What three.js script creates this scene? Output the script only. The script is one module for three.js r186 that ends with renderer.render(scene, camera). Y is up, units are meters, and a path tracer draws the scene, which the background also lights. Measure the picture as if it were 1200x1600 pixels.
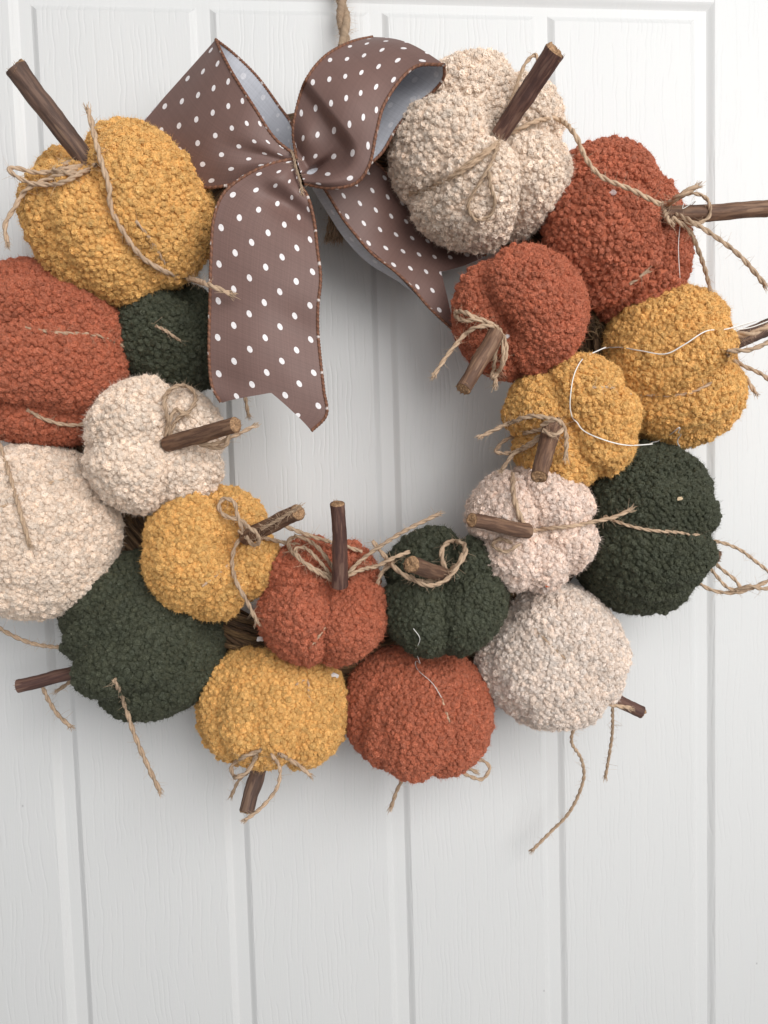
import * as THREE from 'three';
import { mergeGeometries } from 'three/addons/utils/BufferGeometryUtils.js';
import { RectAreaLightUniformsLib } from 'three/addons/lights/RectAreaLightUniformsLib.js';

// ---------------------------------------------------------------- camera, light, exposure
const scene = new THREE.Scene();
const camera = new THREE.PerspectiveCamera(69.4, 0.75, 0.02, 20);
camera.rotation.order = 'YXZ';
camera.position.set(0, 0, 0.52);
camera.rotation.set(THREE.MathUtils.degToRad(-3.63), THREE.MathUtils.degToRad(-4.81), THREE.MathUtils.degToRad(-1.65));
camera.updateMatrixWorld(true);
scene.add(camera);

RectAreaLightUniformsLib.init();
scene.background = new THREE.Color().setRGB(0.215, 0.217, 0.22);    // the even light of the room round the door
const windowLight = new THREE.RectAreaLight(new THREE.Color().setRGB(1.0, 0.995, 0.98), 4.9, 1.15, 1.15);   // a broad window up to the right
windowLight.position.set(0.75, 0.5, 1.35);
windowLight.lookAt(0, 0, 0);
scene.add(windowLight);
const openLight = new THREE.RectAreaLight(new THREE.Color().setRGB(0.99, 0.995, 1.0), 1.3, 1.5, 1.3);        // the wide bright opening behind the photographer
openLight.position.set(-0.1, 0.35, 1.7);
openLight.lookAt(0, 0, 0);
scene.add(openLight);

const renderer = new THREE.WebGLRenderer({ antialias: true });
renderer.setSize(768, 1024);
renderer.toneMapping = THREE.LinearToneMapping;
renderer.toneMappingExposure = 1.1;
renderer.shadowMap.enabled = true;

// ---------------------------------------------------------------- helpers
let seed = 20231;
function rnd() { seed |= 0; seed = seed + 0x6D2B79F5 | 0; let t = Math.imul(seed ^ seed >>> 15, 1 | seed); t = t + Math.imul(t ^ t >>> 7, 61 | t) ^ t; return ((t ^ t >>> 14) >>> 0) / 4294967296; }
const rr = (a, b) => a + (b - a) * rnd();
const V = (x, y, z) => new THREE.Vector3(x, y, z);
const smooth = (a, b, x) => { const t = Math.min(1, Math.max(0, (x - a) / (b - a))); return t * t * (3 - 2 * t); };
function hash3(i, j, k) { let h = Math.imul(i, 374761393) + Math.imul(j, 668265263) + Math.imul(k, 2147483647 ^ 974711) | 0; h = Math.imul(h ^ h >>> 13, 1274126177); return ((h ^ h >>> 16) >>> 0) / 4294967296; }
function noise(x, y, z = 0) {
  const i = Math.floor(x), j = Math.floor(y), k = Math.floor(z), f = x - i, g = y - j, h = z - k;
  const u = f * f * (3 - 2 * f), v = g * g * (3 - 2 * g), w = h * h * (3 - 2 * h);
  const L = (a, b, t) => a + (b - a) * t;
  return L(L(L(hash3(i, j, k), hash3(i + 1, j, k), u), L(hash3(i, j + 1, k), hash3(i + 1, j + 1, k), u), v),
    L(L(hash3(i, j, k + 1), hash3(i + 1, j, k + 1), u), L(hash3(i, j + 1, k + 1), hash3(i + 1, j + 1, k + 1), u), v), w) * 2 - 1;
}
const CAM = camera.position.clone(), F = 1155, BASIS = camera.matrixWorld.clone().setPosition(0, 0, 0);
const ray = (px, py) => V((px - 600) / F, (800 - py) / F, -1).applyMatrix4(BASIS).normalize();
function at(px, py, z) { const d = ray(px, py); return CAM.clone().addScaledVector(d, (z - CAM.z) / d.z); }   // z in metres off the door
const names = {};
function numbered(n) { names[n] = (names[n] ?? -1) + 1; return names[n] ? `${n}_${String(names[n]).padStart(3, '0')}` : n; }
function thing(name, label, category, pos, group) {
  const o = new THREE.Group(); o.name = numbered(name); o.position.copy(pos); scene.add(o);
  o.userData = { label, category }; if (group) o.userData.group = group;
  return o;
}
function part(name, geo, mat, parent, origin) {      // geometry given in world coordinates; origin = the thing's position
  if (origin) geo.translate(-origin.x, -origin.y, -origin.z);
  const m = new THREE.Mesh(geo, mat); m.name = name; m.castShadow = m.receiveShadow = true; parent.add(m); return m;
}
function geom(pos, idx, uv, col) {
  const g = new THREE.BufferGeometry();
  g.setAttribute('position', new THREE.Float32BufferAttribute(pos, 3));
  if (uv) g.setAttribute('uv', new THREE.Float32BufferAttribute(uv, 2));
  if (col) g.setAttribute('color', new THREE.Float32BufferAttribute(col, 3));
  g.setIndex(idx); g.computeVertexNormals(); return g;
}
function gridIndex(n, m, out = [], o = 0, flip = false) {   // n+1 rows of m+1
  for (let i = 0; i < n; i++) for (let j = 0; j < m; j++) {
    const a = o + i * (m + 1) + j, b = a + 1, c = a + m + 1, d = c + 1;
    flip ? out.push(a, b, c, b, d, c) : out.push(a, c, b, b, c, d);
  }
  return out;
}
function dataTexture(w, h, fn, srgb = false) {
  const a = new Uint8Array(w * h * 4);
  for (let y = 0; y < h; y++) for (let x = 0; x < w; x++) { const c = fn(x, y), o = (y * w + x) * 4; a[o] = c[0] * 255; a[o + 1] = c[1] * 255; a[o + 2] = c[2] * 255; a[o + 3] = 255; }
  const t = new THREE.DataTexture(a, w, h); t.magFilter = THREE.LinearFilter; t.minFilter = THREE.LinearFilter; t.wrapS = t.wrapT = THREE.RepeatWrapping;
  if (srgb) t.colorSpace = THREE.SRGBColorSpace; t.needsUpdate = true; return t;
}
const lin = (r, g, b) => new THREE.Color().setRGB(r, g, b);
const css = (r, g, b) => new THREE.Color(`rgb(${r},${g},${b})`);

// a tube with a radius function; returns plain geometry
function tube(curve, n, radial, radiusAt, colorAt, vScale = 1) {
  const fr = curve.computeFrenetFrames(n, false), pos = [], uv = [], col = [], idx = [];
  const L = curve.getLength();
  for (let i = 0; i <= n; i++) {
    const t = i / n, p = curve.getPointAt(t);
    for (let j = 0; j <= radial; j++) {
      const a = j / radial * Math.PI * 2, r = radiusAt(t, a % (Math.PI * 2));
      const c = Math.cos(a) * r, s = Math.sin(a) * r, N = fr.normals[i], B = fr.binormals[i];
      pos.push(p.x + N.x * c + B.x * s, p.y + N.y * c + B.y * s, p.z + N.z * c + B.z * s);
      uv.push(j / radial, t * L * vScale);
      if (colorAt) { const q = colorAt(t, a); col.push(q[0], q[1], q[2]); }
    }
  }
  gridIndex(n, radial, idx, 0, true);
  return geom(pos, idx, uv, colorAt ? col : null);
}

// ---------------------------------------------------------------- the door
const PITCH = 0.115, X0 = -0.1737, YTOP = 0.302, PLANK = 0.0975;
const grain = dataTexture(2048, 1536, (x, y) => {
  // embossed wood grain: thin wavering upright scratches of uneven length
  const u = x / 2048 * 640, v = y / 1536 * 48;                        // about 1 unit per mm across
  const wob = noise(u * 0.02, v * 0.4, 3) * 2.4 + noise(u * 0.09, v * 1.7, 7) * 0.9 + noise(u * .3, v * 5, 9) * .22;
  const q = (u + wob) / 3.3, cell = Math.floor(q), fx = q - cell;
  const on = smooth(-0.25, 0.35, noise(cell * 7.31, v * 0.62, 1) + noise(cell * 3.1, v * 2.1, 2) * .5);
  const off = 0.5 + (hash3(cell, 5, 5) - .5) * .4;
  const line = Math.exp(-Math.pow((fx - off) / 0.15, 2)) * on;
  const fine = noise(u * 1.9, v * 2.2, 11) * .06 + noise(u * 3, v * 30, 12) * .04;
  const h = Math.min(1, Math.max(0, 0.75 - line * 0.6 + fine + noise(u * .25, v * .3, 5) * .06));
  return [h, h, h];
});
grain.repeat.set(1 / 0.64, 1 / 0.96);
const wear = dataTexture(1024, 1024, (x, y) => {
  const a = noise(x * .006, y * .004, 4) * .5 + noise(x * .03, y * .012, 8) * .3 + noise(x * .2, y * .02, 2) * .2, sp = hash3(x, y, 77) > .99998 ? .4 : 0;
  const k = .965 + .022 * a - sp; return [k, k - .002 - .004 * a, k - .005 - .007 * a];
});
wear.repeat.set(1 / 0.9, 1 / 1.2);
const doorMat = new THREE.MeshPhysicalMaterial({ color: lin(0.765, 0.765, 0.76), map: wear, roughness: 0.42, bumpMap: grain, bumpScale: 0.00022, specularIntensity: 0.6 });
const doorFlat = new THREE.MeshPhysicalMaterial({ color: lin(0.765, 0.765, 0.76), map: wear, roughness: 0.42, bumpMap: grain, bumpScale: 0.00005, specularIntensity: 0.6 });
const door = thing('panel_door', 'white wood-grain panel door with upright raised planks behind the pumpkin wreath', 'door', V(0, 0, 0));
// a raised slab with an S-shaped sloping edge on the sides that are asked for
function raised(x0, x1, y0, y1, h, slope, sides = 'lrtb') {
  const K = 6, geos = [], ins = [], hs = [];
  for (let k = 0; k <= K; k++) { const t = k / K; ins.push(-slope * (1 - t)); hs.push(h * (0.6 * t + 0.4 * smooth(0, 1, t))); }
  const s = { l: sides.includes('l') ? 1 : 0, r: sides.includes('r') ? 1 : 0, t: sides.includes('t') ? 1 : 0, b: sides.includes('b') ? 1 : 0 };
  const rect = (d) => [[x0 + d * s.l, y0 + d * s.b], [x1 - d * s.r, y0 + d * s.b], [x1 - d * s.r, y1 - d * s.t], [x0 + d * s.l, y1 - d * s.t]];
  const quad = (P, Q) => {
    const pos = [], uv = [];
    for (let k = 0; k <= K; k++) { const r = rect(ins[k]); for (const c of [r[P], r[Q]]) { pos.push(c[0], c[1], hs[k]); uv.push(c[0] + .3, c[1] + .5); } }
    geos.push(geom(pos, gridIndex(K, 1, [], 0, true), uv));
  };
  if (s.b) quad(0, 1); if (s.r) quad(1, 2); if (s.t) quad(2, 3); if (s.l) quad(3, 0);
  const r = rect(0), pos = [], uv = [];
  for (const c of r) { pos.push(c[0], c[1], h); uv.push(c[0] + .3, c[1] + .5); }
  geos.push(geom(pos, [0, 1, 2, 0, 2, 3], uv));
  return mergeGeometries(geos);
}
{
  const back = new THREE.BoxGeometry(1.4, 1.3, 0.03); back.translate(0, -0.1, -0.015);
  const uv = back.attributes.uv, p = back.attributes.position; for (let i = 0; i < uv.count; i++) uv.setXY(i, p.getX(i) + .3, p.getY(i) + .5);
  part('panel_back', back, doorFlat, door);
  for (let i = 0; i < 4; i++) part('plank', raised(X0 + i * PITCH, X0 + i * PITCH + PLANK, -0.74, YTOP, 0.0028, 0.0044, 'lrt'), doorMat, door);
  const gap = PITCH - PLANK;
  part('stile', raised(X0 - gap - 0.25, X0 - gap, -0.74, 0.55, 0.0034, 0.0054, 'r'), doorMat, door);
  part('stile', raised(X0 + 4 * PITCH, X0 + 4 * PITCH + 0.25, -0.74, 0.55, 0.0034, 0.0048, 'l'), doorMat, door);
  part('rail', raised(X0 - gap + .0002, X0 + 4 * PITCH - .0002, YTOP + 0.0148, 0.55, 0.0031, 0.0046, 'b'), doorFlat, door);
}

// ---------------------------------------------------------------- pumpkins: shape
const PUMPKINS = {};
function pumpkinShape(d) {
  const c = at(d.c[0], d.c[1], d.z), depth = V().subVectors(c, CAM).dot(V(0, 0, -1).applyMatrix4(BASIS));
  const k = depth / F, R = (d.r - 5) * k, H = (d.h - 5) * k;
  const axis = V(...d.axis).normalize(), u = V(0, 0, 1).cross(axis); if (u.length() < .05) u.set(1, 0, 0).cross(axis); u.normalize();
  const w = axis.clone().cross(u), sd = d.seed * 17.3;
  const S = { ...d, c, R, H, axis, u, w, k, seamPhi: [] };
  for (const q of d.seams) {
    const [sx, sy, amount = 1] = q, dx = (sx - d.c[0]) / d.r, dy = (d.c[1] - sy) / d.r;
    const n = V(dx, dy, Math.sqrt(Math.max(0.02, 1 - dx * dx - dy * dy)));
    S.seamPhi.push([Math.atan2(n.dot(w), n.dot(u)), amount]);
  }
  for (const q of d.more || []) S.seamPhi.push(q);
  const depthOf = (d.seam ?? 0.16) * 1.3, dim = d.dimple ?? 0.42;
  S.radius = (n) => {
    const ct = THREE.MathUtils.clamp(n.dot(axis), -1, 1), t = Math.acos(ct), st = Math.sqrt(1 - ct * ct), phi = Math.atan2(n.dot(w), n.dot(u));
    const pw = 2.3;
    let r = Math.pow(Math.pow(st / R, pw) + Math.pow(Math.abs(ct) / H, pw), -1 / pw);
    r *= 1 - dim * Math.exp(-Math.pow(t / 0.36, 2)) - 0.12 * Math.exp(-Math.pow((Math.PI - t) / 0.4, 2));
    let g = 0;
    const wob = noise(n.x * 2 + sd, n.y * 2, n.z * 2) * .12;
    for (const [p, am] of S.seamPhi) {
      let dp = Math.abs(phi + wob - p) % (2 * Math.PI); if (dp > Math.PI) dp = 2 * Math.PI - dp;
      const a = dp > 1.7 ? 9 : Math.sin(Math.min(dp, 1.57)) * st;
      g = Math.max(g, am * Math.exp(-Math.pow(a / 0.17, 1.35)) * (0.35 + 0.65 * smooth(-0.75, 0.35, ct)));
    }
    r *= 1 - depthOf * g;
    r *= 1 + 0.035 * noise(n.x * 1.7 + sd, n.y * 1.7 + 4, n.z * 1.7) + 0.012 * noise(n.x * 4.5 + sd, n.y * 4.5, n.z * 4.5 + 2);
    return r;
  };
  S.hit = (px, py) => {
    const dr = ray(px, py), oc = V().subVectors(c, CAM), tc = oc.dot(dr), m = Math.max(R, H) * 1.15, q = V();
    let t = tc - m; if (oc.lengthSq() - tc * tc > m * m) return null;
    for (let i = 0; i < 220 && t < tc + m; i++) {
      q.copy(CAM).addScaledVector(dr, t).sub(c); const l = q.length(), e = l - S.radius(q.clone().divideScalar(l || 1));
      if (e < 0) return q.add(c);
      t += Math.max(e * .45, 0.0003);
    }
    return null;
  };
  PUMPKINS[d.id] = S; return S;
}
const YEL = lin(0.86, 0.51, 0.17), RUST = lin(0.56, 0.172, 0.09), GRN = lin(0.078, 0.084, 0.052), CRM = lin(0.96, 0.80, 0.66), BGE = lin(0.93, 0.80, 0.70), PNK = lin(0.95, 0.77, 0.66);
const DEFS = [
  { id: 1, c: [188, 337], r: 146, h: 134, z: .068, axis: [-.36, .72, .58], col: YEL, seams: [[212, 395], [62, 285], [118, 200], [235, 215, .5], [120, 420, .4]], more: [[0, .5]], dimple: .40,
    label: 'large mustard yellow pumpkin at top left with a long bare stem' },
  { id: 2, c: [70, 555], r: 146, h: 134, z: .060, axis: [-.9, .08, .35], col: RUST, seams: [[100, 527, .7], [90, 662, .9], [120, 440, .7]], more: [[2.6, .6], [-2.2, .6]], seam: .17,
    label: 'large rust orange pumpkin cut off by the left edge below the yellow one' },
  { id: 3, c: [272, 525], r: 92, h: 84, z: .052, axis: [.25, .5, .3], col: GRN, seams: [[255, 515, .6], [230, 580, .6], [310, 560, .6]], more: [[2, .6]], seam: .12,
    label: 'dark green pumpkin half hidden behind the ribbon tail' },
  { id: 4, c: [245, 699], r: 110, h: 98, z: .080, axis: [.42, .05, .9], col: CRM, seams: [[165, 690, .7], [290, 605], [272, 775, .9], [335, 700, .8]], seam: .16, dimple: .5,
    label: 'small cream pumpkin with a stem pointing right under the ribbon tail' },
  { id: 5, c: [57, 831], r: 137, h: 130, z: .062, axis: [-.85, .0, .42], col: CRM, seams: [[85, 752, .8], [70, 905, .4], [110, 850, .25]], more: [[2.4, .7], [-2.4, .7]], seam: .11,
    label: 'large cream pumpkin cut off by the left edge' },
  { id: 6, c: [332, 863], r: 108, h: 99, z: .082, axis: [.5, .22, .84], col: YEL, seams: [[345, 765], [395, 950], [300, 958, .7], [430, 830, .8], [235, 850, .3]], seam: .19, dimple: .5,
    label: 'small yellow pumpkin with a twine bow, between the small cream and small rust ones' },
  { id: 7, c: [226, 992], r: 130, h: 122, z: .058, axis: [-.75, -.35, -.15], col: GRN, seams: [[170, 985, .8], [245, 1070, .9], [270, 930, .5], [150, 930, .6]], seam: .18,
    label: 'large dark green pumpkin at lower left with its stem pointing left' },
  { id: 8, c: [505, 940], r: 105, h: 97, z: .083, axis: [.16, .36, .9], col: RUST, seams: [[512, 1010], [530, 850], [425, 900, .8], [590, 905, .8]], seam: .18, dimple: .48,
    label: 'small rust pumpkin at bottom centre with a thin stem standing upright' },
  { id: 9, c: [425, 1106], r: 120, h: 100, z: .060, axis: [-.1, -.9, .22], col: YEL, seams: [[492, 1085, .8], [350, 1120, .5], [420, 1060, .3], [470, 1150, .6]], more: [[2.8, .6]], seam: .2,
    label: 'large yellow pumpkin at the bottom with its stem hanging straight down' },
  { id: 10, c: [691, 926], r: 104, h: 96, z: .082, axis: [-.1, .33, .92], col: GRN, seams: [[713, 830], [605, 890, .9], [795, 890, .8], [690, 1010, .7]], seam: .2, dimple: .5,
    label: 'small dark green pumpkin with a twine loop round its short stub stem' },
  { id: 11, c: [654, 1110], r: 116, h: 97, z: .060, axis: [-.12, -.9, -.15], col: RUST, seams: [[690, 1090, .6], [590, 1110, .4]], more: [[2.6, .6]], seam: .15,
    label: 'large rust pumpkin at the very bottom of the wreath' },
  { id: 12, c: [862, 1025], r: 115, h: 110, z: .060, axis: [.62, -.6, -.05], col: BGE, seams: [[850, 1000, .5], [900, 960, .35], [900, 1060, .3]], more: [[2.6, .6]], seam: .13,
    label: 'large greyish beige pumpkin at lower right with a short dark stem' },
  { id: 13, c: [829, 824], r: 105, h: 95, z: .082, axis: [-.06, .02, 1], col: PNK, seams: [[806, 745], [925, 815], [745, 835], [890, 905, .8], [815, 915, .4]], seam: .16, dimple: .5,
    label: 'small pinkish cream pumpkin with its stem pointing left at the right inner side' },
  { id: 14, c: [1002, 826], r: 134, h: 110, z: .060, axis: [.9, -.1, .02], col: GRN, seams: [[1000, 826, .8], [1000, 740, .5], [1000, 910, .4]], more: [[2.6, .6]], seam: .18,
    label: 'large dark green pumpkin at the right edge with twine laid straight across it' },
  { id: 15, c: [892, 659], r: 108, h: 96, z: .082, axis: [-.32, -.18, .92], col: YEL, seams: [[960, 610, .8], [835, 580, .8], [905, 745, .8], [795, 690], [985, 690, .3]], seam: .18, dimple: .48,
    label: 'small yellow pumpkin with its stem pointing down, at the right inner side' },
  { id: 16, c: [1054, 575], r: 126, h: 108, z: .062, axis: [.8, .22, .4], col: YEL, seams: [[1050, 615], [1040, 515, .55], [1000, 660, .3]], more: [[2.7, .8]], seam: .19, dimple: .5,
    label: 'large yellow pumpkin at the right edge with the white thread across it' },
  { id: 17, c: [811, 492], r: 104, h: 95, z: .084, axis: [-.5, -.42, .72], col: RUST, seams: [[735, 450], [870, 580, .3], [800, 590, .8], [745, 400, .4]], seam: .17, dimple: .48,
    label: 'small rust pumpkin with its stem pointing down left beside the ribbon end' },
  { id: 18, c: [962, 364], r: 142, h: 98, z: .064, axis: [.66, .2, .7], col: RUST, seams: [[960, 290], [1035, 425, 1], [925, 460, .5], [1030, 240, .8]], seam: .24, dimple: .5,
    label: 'large rust pumpkin at upper right with its stem pointing straight right' },
  { id: 19, c: [750, 246], r: 146, h: 118, z: .076, axis: [.2, .16, .95], col: CRM, seams: [[650, 305], [810, 370], [888, 225], [800, 95, .9], [640, 165, .7]], seam: .19, dimple: .5,
    label: 'large cream pumpkin with deep lobes at the top beside the bow' },
];
for (const d of DEFS) { d.seed = d.id; pumpkinShape(d); }
function hitAny(px, py, ids = Object.keys(PUMPKINS)) {
  let best = null, bd = 1e9;
  for (const i of ids) { const h = PUMPKINS[i].hit(px, py); if (h) { const d = h.distanceTo(CAM); if (d < bd) { bd = d; best = h; } } }
  return best;
}

// ---------------------------------------------------------------- fleece: round tufts wound of fine curled threads
const TUFT = 0.0019;                                   // radius of a tuft, metres
function tuft() {
  const blob = new THREE.IcosahedronGeometry(TUFT * .7, 3), p = blob.attributes.position, sd = rnd() * 60, q = V(), gs = [];
  const form = (n) => 1 + .30 * noise(n.x * 1.25 + sd, n.y * 1.25, n.z * 1.25) + .14 * noise(n.x * 3 + sd, n.y * 3, n.z * 3 + 8);
  for (let i = 0; i < p.count; i++) { q.fromBufferAttribute(p, i); const l = q.length(), n = q.clone().divideScalar(l), k = form(n); p.setXYZ(i, n.x * l * k, n.y * l * k, n.z * l * k * .95); }
  const b = new THREE.BufferGeometry(); b.setAttribute('position', p); b.setAttribute('uv', blob.attributes.uv); b.setIndex([...Array(p.count).keys()]);
  const key = new Map(), map = [], pos = [];             // weld, so that the blob is smooth
  for (let i = 0; i < p.count; i++) { const k = [p.getX(i), p.getY(i), p.getZ(i)].map((x) => Math.round(x * 1e7)).join(); if (!key.has(k)) { key.set(k, pos.length / 3); pos.push(p.getX(i), p.getY(i), p.getZ(i)); } map.push(key.get(k)); }
  gs.push(geom(pos, map, new Array(pos.length / 3 * 2).fill(0)));
  for (let i = 0; i < 34; i++) {                         // threads curling over it
    const n = V(rnd() - .5, rnd() - .5, rnd() * 1.2 - .15).normalize(), t1 = V(rnd() - .5, rnd() - .5, rnd() - .5).cross(n).normalize(), t2 = n.clone().cross(t1);
    const R = rr(.28, .85), turn = rr(3.2, 6.6), ph = rnd() * 6.28, pts = [], up = rr(.03, .42);
    for (let k = 0; k <= 8; k++) {
      const a = ph + turn * k / 8, m = R * (1 - .25 * k / 8), d = n.clone().addScaledVector(t1, Math.cos(a) * m).addScaledVector(t2, Math.sin(a) * m).normalize();
      pts.push(d.clone().multiplyScalar(TUFT * (.72 * form(d) + .03 + up * Math.sin(k / 8 * Math.PI))));
    }
    gs.push(tube(new THREE.CatmullRomCurve3(pts), 12, 4, () => rr(.00013, .00019)));
  }
  for (let i = 0; i < 4; i++) {                          // a few wisps standing off
    const n = V(rnd() - .5, rnd() - .5, rnd() + .2).normalize(), w = V(rnd() - .5, rnd() - .5, rnd() - .5), pts = [];
    for (let k = 0; k <= 4; k++) pts.push(n.clone().multiplyScalar(TUFT * (.7 + k * rr(.2, .34))).addScaledVector(w, TUFT * .9 * (k / 4) ** 2));
    gs.push(tube(new THREE.CatmullRomCurve3(pts), 6, 3, (t) => .00009 * (1.15 - t)));
  }
  return mergeGeometries(gs);
}
const TUFTS = []; for (let v = 0; v < 9; v++) TUFTS.push(tuft());
const mats = new Map();
function fleeceMats(col) {
  if (!mats.has(col)) {
    const dark = GRN === col;
    mats.set(col, [new THREE.MeshStandardMaterial({ color: col.clone().multiplyScalar(1), roughness: 1 }),
      new THREE.MeshPhysicalMaterial({ color: col, roughness: dark ? .5 : .45, specularIntensity: dark ? .8 : 1, sheen: dark ? .16 : .4, sheenRoughness: .5, sheenColor: col.clone().lerp(lin(1, .97, .92), .35) })]);
  }
  return mats.get(col);
}

// ---------------------------------------------------------------- twine, stems
const twineMat = new THREE.MeshStandardMaterial({ color: lin(1, 1, 1), vertexColors: true, roughness: 0.9 });
const TW = [[.50, .35, .235], [.54, .385, .26]];
function twine(points, width, o = {}) {                 // points: Vector3[], width in metres
  const curve = new THREE.CatmullRomCurve3(points, false, 'centripetal'), L = curve.getLength();
  const n = Math.max(10, Math.round(L / 0.0009)), pitch = width * rr(3.9, 4.9), fr = curve.computeFrenetFrames(n, false), gs = [];
  const ph = rnd() * 6, tint = rr(.86, 1.12) * (o.tint ?? 1);
  for (let s = 0; s < 2; s++) {
    const pts = [];
    for (let i = 0; i <= n; i++) {
      const a = ph + s * Math.PI + i / n * L / pitch * Math.PI * 2, p = curve.getPointAt(i / n), e = width * .20 * (1 + .15 * noise(i * .3, s, ph));
      pts.push(p.addScaledVector(fr.normals[i], Math.cos(a) * e).addScaledVector(fr.binormals[i], Math.sin(a) * e));
    }
    const base = TW[s];
    gs.push(tube(new THREE.CatmullRomCurve3(pts), n, 6, (t, a) => width * .285 * (1 + .2 * noise(t * L * 900, Math.cos(a) * 1.5 + s * 9, Math.sin(a) * 1.5)), (t, a) => { const q = tint * (1 + .22 * noise(t * L * 500 + a * .4, Math.cos(a + t * L * 700) * 2.5, s)); return [base[0] * q, base[1] * q, base[2] * q]; }));
  }
  const hair = (p, d, len, r) => {
    const side = V(rnd() - .5, rnd() - .5, rnd() - .5), pts = [p];
    for (let k = 1; k <= 3; k++) pts.push(p.clone().addScaledVector(d, len * k / 3).addScaledVector(side, len * .6 * (k / 3) ** 2));
    const q = TW[1], m = rr(.8, 1.25);
    gs.push(tube(new THREE.CatmullRomCurve3(pts), 5, 3, (t) => r * (1.1 - t * .6), () => [q[0] * m, q[1] * m, q[2] * m]));
  };
  const hairs = Math.round(L / 0.0009 * (o.fuzz ?? 1));
  for (let i = 0; i < hairs; i++) {
    const t = rnd(), p = curve.getPointAt(t), tg = curve.getTangentAt(t), d = V(rnd() - .5, rnd() - .5, rnd() - .5).normalize().addScaledVector(tg, rr(-.8, .8)).normalize();
    hair(p.addScaledVector(d, width * .3), d, rr(.0014, .0062), rr(.00005, .00010));
  }
  for (const e of o.fray ?? [1]) {
    const p = curve.getPointAt(e), tg = curve.getTangentAt(e).multiplyScalar(e ? 1 : -1);
    for (let i = 0; i < 26; i++) {
      const d = V(rnd() - .5, rnd() - .5, rnd() - .5).multiplyScalar(.75).add(tg).normalize();
      hair(p.clone().addScaledVector(V(rnd() - .5, rnd() - .5, rnd() - .5), width * .7).addScaledVector(tg, -.0008), d, rr(.0018, .0045), rr(.00010, .00026));
    }
  }
  return mergeGeometries(gs);
}
const barkTex = (a, b, c, s) => dataTexture(128, 512, (x, y) => {
  const t = x / 128 * Math.PI * 2, cx = Math.cos(t) * 2.2, cy = Math.sin(t) * 2.2, v = y / 512;
  let n = noise(cx * 2 + s, cy * 2, v * 9) * .5 + noise(cx * 6, cy * 6 + s, v * 14) * .3 + noise(cx * 14 + s, cy * 14, v * 60) * .2;
  const k = smooth(-.35, .4, n), p = smooth(.3, .55, noise(cx * 1.4 + s * 3, cy * 1.4, v * 6));
  const f = (i) => Math.pow((a[i] + (b[i] - a[i]) * k) * (1 - p * .6) + c[i] * p * .6, 1);
  return [f(0) / 255, f(1) / 255, f(2) / 255];
}, true);
const bumpBark = dataTexture(128, 512, (x, y) => { const t = x / 128 * Math.PI * 2, cx = Math.cos(t) * 2.2, cy = Math.sin(t) * 2.2, v = y / 512; const h = .5 + .3 * noise(cx * 5, cy * 5, v * 10) + .2 * noise(cx * 12, cy * 12, v * 70); return [h, h, h]; });
const BARK = [barkTex([84, 64, 55], [116, 90, 76], [146, 118, 96], 1), barkTex([92, 66, 52], [126, 95, 74], [154, 123, 98], 5), barkTex([78, 52, 46], [112, 80, 68], [136, 106, 90], 9)]
  .map((map) => { map.repeat.set(1, 13); const bm = bumpBark; bm.repeat.set(1, 13); return new THREE.MeshStandardMaterial({ map, bumpMap: bm, bumpScale: .00018, roughness: .72 }); });
const woodEnd = new THREE.MeshStandardMaterial({ color: lin(.62, .41, .26), roughness: .9, map: dataTexture(64, 64, (x, y) => { const d = Math.hypot(x - 32, y - 32), n = .78 + .16 * noise(x * .35, y * .35) + .03 * Math.sin(d * .9) - (d < 4 ? .1 : 0); return [n, n * .95, n * .88]; }, true) });
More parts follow.
